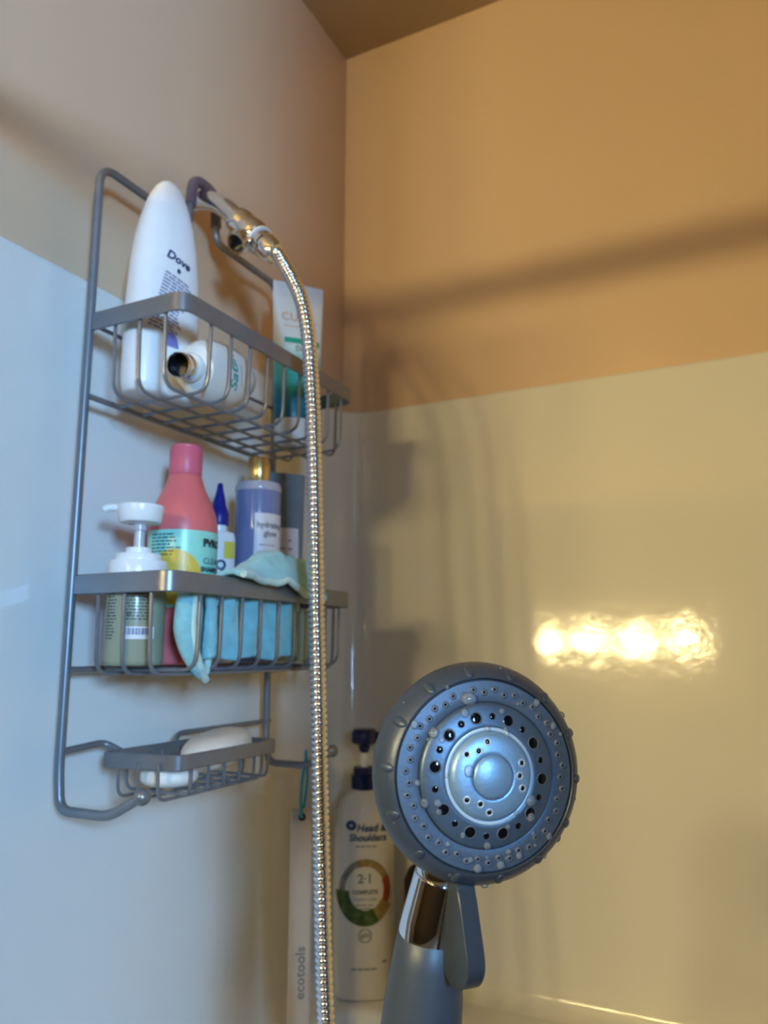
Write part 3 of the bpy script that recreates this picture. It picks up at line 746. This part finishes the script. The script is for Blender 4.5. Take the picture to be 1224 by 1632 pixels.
wrapped('small_print', lines2d(-.003, .022, .095, 5, .005, .0014, 6), gf2, M['grey_print'], gb)

# 8 slate tube behind it
st = thing('cream_tube', 'flat slate blue tube with white label behind the gold capped bottle', 'tube', (.0640, -.2480, ZMB+.0035), (0, 0, math.radians(-35)))
ss = [(.022, .0150, .0200), (.03, .0155, .0215), (.10, .0110, .0235), (.16, .0060, .0245), (.200, .0020, .0252), (.206, .0010, .0255), (.222, .0009, .0255)]
link_mesh('tube_body', *loft(ss, 40, 2.2), M['slate_tube'], st, angle=60)
link_mesh('cap', *loft([(0, .0150, .0190), (.001, .0160, .0200), (.021, .0160, .0205), (.0218, .0150, .0195)], 36, 2.2), M['slate_tube'], st, angle=50)
sfn = oval_fn(ss, 2.2)
wrapped('label', rect2d(-.020, .016, .045, .155, 12, 8), sfn, M['label'], st)
wrapped('small_print', lines2d(-.012, .012, .140, 7, .010, .0022, 12), oval_fn(ss, 2.2, .0008), M['grey_print'], st)

# 9 aqua washcloth: one sheet inside the front wires, folded over the rim
def sheet(fn, nu, nv):
    V, Fc = [], []
    for j in range(nv+1):
        for i in range(nu+1): V.append(fn(i/nu, j/nv))
    for j in range(nv):
        for i in range(nu): a = j*(nu+1)+i; Fc.append((a, a+1, a+nu+2, a+nu+1))
    return V, Fc
wc = thing('washcloth', 'aqua terry washcloth stuffed in the lower basket and folded over its rim', 'washcloth', (0, 0, 0))
def panel(u, v):
    y = -.462+.160*u
    x = .1265+.0050*sin(u*31+v*1.6)+.0022*sin(u*53-v*3)
    z = 1.452+.070*v+.002*sin(u*17)
    x -= .014*max(0, (u-.84)/.16)**2
    return Vector((min(x, .1325)+.0010*noise.noise(Vector((y*160, z*160, 0))), y, z))
def flap(u, v):
    y = -.446+.136*u+.006*u*v
    hgt = .5-.5*cos(min(1, u*2.0)*PI)
    if u > .80: hgt *= 1-.55*((u-.80)/.20)**2
    P0 = [(.1260, 1.500), (.1250, 1.518), (.1250, 1.5260+.0190*hgt), (.1330, 1.5290+.0250*hgt), (.1430, 1.5300+.0210*hgt), (.1510, 1.5275+.0080*hgt), (.1545, 1.5270-.0040*hgt-.012*max(0, (u-.6)/.4))]
    t = v*(len(P0)-1); i = min(int(t), len(P0)-2); f_ = t-i
    x = P0[i][0]*(1-f_)+P0[i+1][0]*f_; z = P0[i][1]*(1-f_)+P0[i+1][1]*f_
    z += (.0026*sin(u*14+1)+.0014*sin(u*33+v*4))*v*hgt
    x += .0025*sin(u*11+2)*v
    return Vector((x, y, z+.0008*noise.noise(Vector((x*200, y*200, 3)))))
def curl(u, v):
    # hanging corner rolled like a funnel, its slit open to the front
    z = 1.520-.080*v
    w_ = (sin(PI*min(1, v*.86+.14)))**.55
    th = -.62-u*5.1
    cx, cy = .1235, -.4650+.016*max(0, v-.5)**1.3*2
    r1 = (.0255-.0095*u)*w_+.0015; r2 = (.0105-.0030*u)*w_+.001
    return Vector((cx+r2*cos(th)-.002*w_, cy+r1*sin(th)+.004*sin(v*5)*u, z-.006*(1-u)*v+.0007*noise.noise(Vector((u*9, v*9, 5)))))
for nm, f_, a, b in (('lower_panel', panel, 90, 24), ('folded_flap', flap, 70, 28), ('rolled_corner', curl, 40, 30)):
    o = link_mesh(nm, *sheet(f_, a, b), M['cloth'], wc, angle=80)
    s = o.modifiers.new('pile', 'SOLIDIFY'); s.thickness = .0046; s.offset = 0
def edge_path(f_, side, n=40):
    if side == 'u0': return [f_(0, i/n) for i in range(n+1)]
    if side == 'u1': return [f_(1, i/n) for i in range(n+1)]
    if side == 'v0': return [f_(i/n, 0) for i in range(n+1)]
    return [f_(i/n, 1) for i in range(n+1)]
for f_, sd_ in ((curl, 'u0'), (curl, 'v1'), (curl, 'u1'), (flap, 'v1')):
    link_mesh('hem', *tube(edge_path(f_, sd_), .0034, 10), M['cloth_edge'], wc, angle=80)

# small olive bottle at the right end of the lower basket
pk2 = thing('travel_bottle', 'olive tinted small bottle half hidden by the washcloth at the right end', 'bottle', (.1010, -.2790, ZMB+.0035))
link_mesh('bottle_body', *loft([(0, .016, .016), (.002, .018, .018), (.050, .018, .018), (.056, .016, .016), (.060, .009, .009)], 32, 2.2), M['liquid'], pk2)
link_mesh('cap', *lathe([(.0085, .0600), (.0095, .0610), (.0095, .0690), (.0085, .0700), (0, .0702)], 24), M['black_plastic'], pk2)

# soap bars
def soap(name, label, cx, cy, cz, a, b, c, rz, rx, m):
    V, Fc = lathe([(sin(PI*j/24)**.62 if 0 < j < 24 else 0, -math.copysign(abs(cos(PI*j/24))**.9, cos(PI*j/24))) for j in range(25)], 48, False)
    V = [Vector((v.x*a, v.y*b, v.z*c)) for v in V]
    o = link_mesh(name, V, Fc, m, angle=80, loc=(cx, cy, cz), rot=(rx, 0, rz)); return o
tag(soap('bar_soap', '', .0880, -.388, 1.3665, .028, .044, .0155, math.radians(4), math.radians(9), M['soap']), 'larger domed ivory soap bar lying at the right of the wire tray', 'soap')
tag(soap('bar_soap', '', .0900, -.4560, 1.3510, .026, .0235, .0095, math.radians(8), 0, M['soap2']), 'smaller flat white soap bar lying at the left of the wire tray', 'soap')

# ---------------------------------------------------------------- brush handle hanging from the right hook
br = thing('bath_brush', 'pale flat brush handle hanging by a teal cord from the right caddy hook', 'brush', (.082, YR, 1.2830), (0, 0, math.radians(-52)))
link_mesh('handle', *rbox(-.003, .003, -.0125, .0125, -.242, 0, .0028), M['handle_wood'], br, angle=40)
link_mesh('eyelet', *xf(lathe([(.0026, -.0034), (.0042, -.0032), (.0042, .0034), (.0026, .0036), (.0018, .003)], 20), Matrix.Translation((0, .0, -.0085)) @ Matrix.Rotation(PI/2, 4, 'Y')), M['chrome_dark'], br)
link_mesh('cord_loop', *tube(spline([(.006, -.001, -.0085), (.0055, -.002, .012), (.004, .000, .036), (.0035, .003, .0565), (-.0005, .0035, .0625), (-.0050, .004, .0565), (-.0050, .006, .034), (-.0050, .004, .012), (-.006, .001, -.0085)], 6), .0017, 8), M['cord'], br)
e2 = rot2d(text2d('ecotools', .0145, .0003, spacing=1.05), PI/2)
link_mesh('lettering', *wrap(shift2d(e2, .001, -.170), lambda u, v: Vector((.0034, u, v))), M['grey_print'], br, smooth=False)

# ---------------------------------------------------------------- big shampoo bottle standing on the ledge
hs = thing('pump_shampoo_bottle', 'large white pump bottle with navy pump standing on the ledge in the corner', 'pump bottle', (.0745, -.0640, 1.0325), (0, 0, math.radians(-58)))
hsS = [(0, .022, .036), (.002, .0250, .0385), (.006, .0262, .0395), (.10, .0262, .0395), (.185, .0258, .0390), (.215, .0245, .0372), (.232, .0215, .0320), (.243, .0175, .0240), (.248, .0150, .0170)]
link_mesh('bottle_body', *loft(hsS, 64, 2.5), M['shampoo'], hs, angle=50)
_t = Matrix.Translation((0, -.0045, 0))
link_mesh('collar', *lathe([(.0165, .2475), (.0175, .2490), (.0175, .2650), (.0150, .2665), (.0145, .2740), (.0135, .2750), (0, .2752)], 40), M['navy'], hs, angle=40)
link_mesh('stem', *lathe([(.0042, .270), (.0042, .2990)], 20), M['white_plastic'], hs)
pump_h = join(lathe([(.0045, .2930), (.0062, .2945), (.0085, .3020), (.0165, .3055), (.0175, .3080), (.0170, .3200), (.0140, .3235), (0, .3245)], 40),
              rbox(-.0065, .0065, .006, .031, .3095, .3195, .003))
link_mesh('pump_head', *pump_h, M['navy'], hs, angle=40)
hf = oval_fn(hsS, 2.5); hf2 = oval_fn(hsS, 2.5, .0009)
wrapped('lettering', shift2d(text2d('Head &', .0125, .0003, .2), .008, .2030), hf2, M['navy_print'], hs)
wrapped('lettering', shift2d(text2d('Shoulders', .0120, .0003, .2), .003, .1915), hf2, M['navy_print'], hs)
wrapped('printed_emblem', disc2d(-.018, .2065, .0068, .0060, 20, .30), hf2, M['navy_print'], hs)
wrapped('small_print', lines2d(-.012, .016, .1815, 1, .0035, .0016, 3), hf2, M['grey_print'], hs)
wrapped('printed_emblem', rect2d(.024, .031, .214, .226, 4, 2), hf2, M['red'], hs)
cy_ = .129
for m_, a0, a1, ri, ro in (('brown_ring', .15*PI, .62*PI, .76, 1.0), ('grey_art', .62*PI, 1.0*PI, .78, 1.0), ('green_art', 1.0*PI, 1.66*PI, .62, 1.12), ('brown_ring', 1.66*PI, 1.86*PI, .66, 1.12), ('red_art', -.14*PI, .15*PI, .72, 1.0)):
    wrapped('printed_wreath', disc2d(0, cy_, .0325*ro, .0375*ro, 24, ri/ro, a0, a1), hf2, M[m_], hs)
for s, z, sz, bd in (('2\u00b71', .1425, .0150, .0004), ('COMPLETE', .1270, .0066, .0003), ('CLEAN CARE', .1185, .0052, 0)):
    wrapped('lettering', shift2d(text2d(s, sz, bd), 0, z), hf2, M['grey_print'], hs)
wrapped('small_print', lines2d(-.012, .012, .1120, 2, .0040, .0014, 3), hf2, M['grey_print'], hs)
wrapped('printed_emblem', disc2d(0, .0765, .0085, .0085, 24, .85), hf2, M['grey_print'], hs)
wrapped('lettering', shift2d(text2d('pH', .0085, .0002), 0, .0765), hf2, M['grey_print'], hs)
wrapped('small_print', lines2d(-.017, .017, .0380, 1, .0042, .0018, 3), hf2, M['grey_print'], hs)
wrapped('small_print', rect2d(.022, .027, .044, .047, 3, 1), hf2, M['grey_print'], hs)

bk = thing('dark_bottle', 'black bottle on the ledge half hidden behind the shower head neck', 'bottle', (.158, -.060, 1.0325), (0, 0, math.radians(-58)))
link_mesh('bottle_body', *loft([(0, .018, .023), (.002, .020, .025), (.145, .020, .025), (.158, .015, .019), (.164, .009, .009)], 36, 2.3), M['black_plastic'], bk, angle=50)
link_mesh('cap', *lathe([(.0095, .164), (.0105, .165), (.0105, .182), (.0095, .183), (0, .1832)], 28), M['black_plastic'], bk, angle=40)
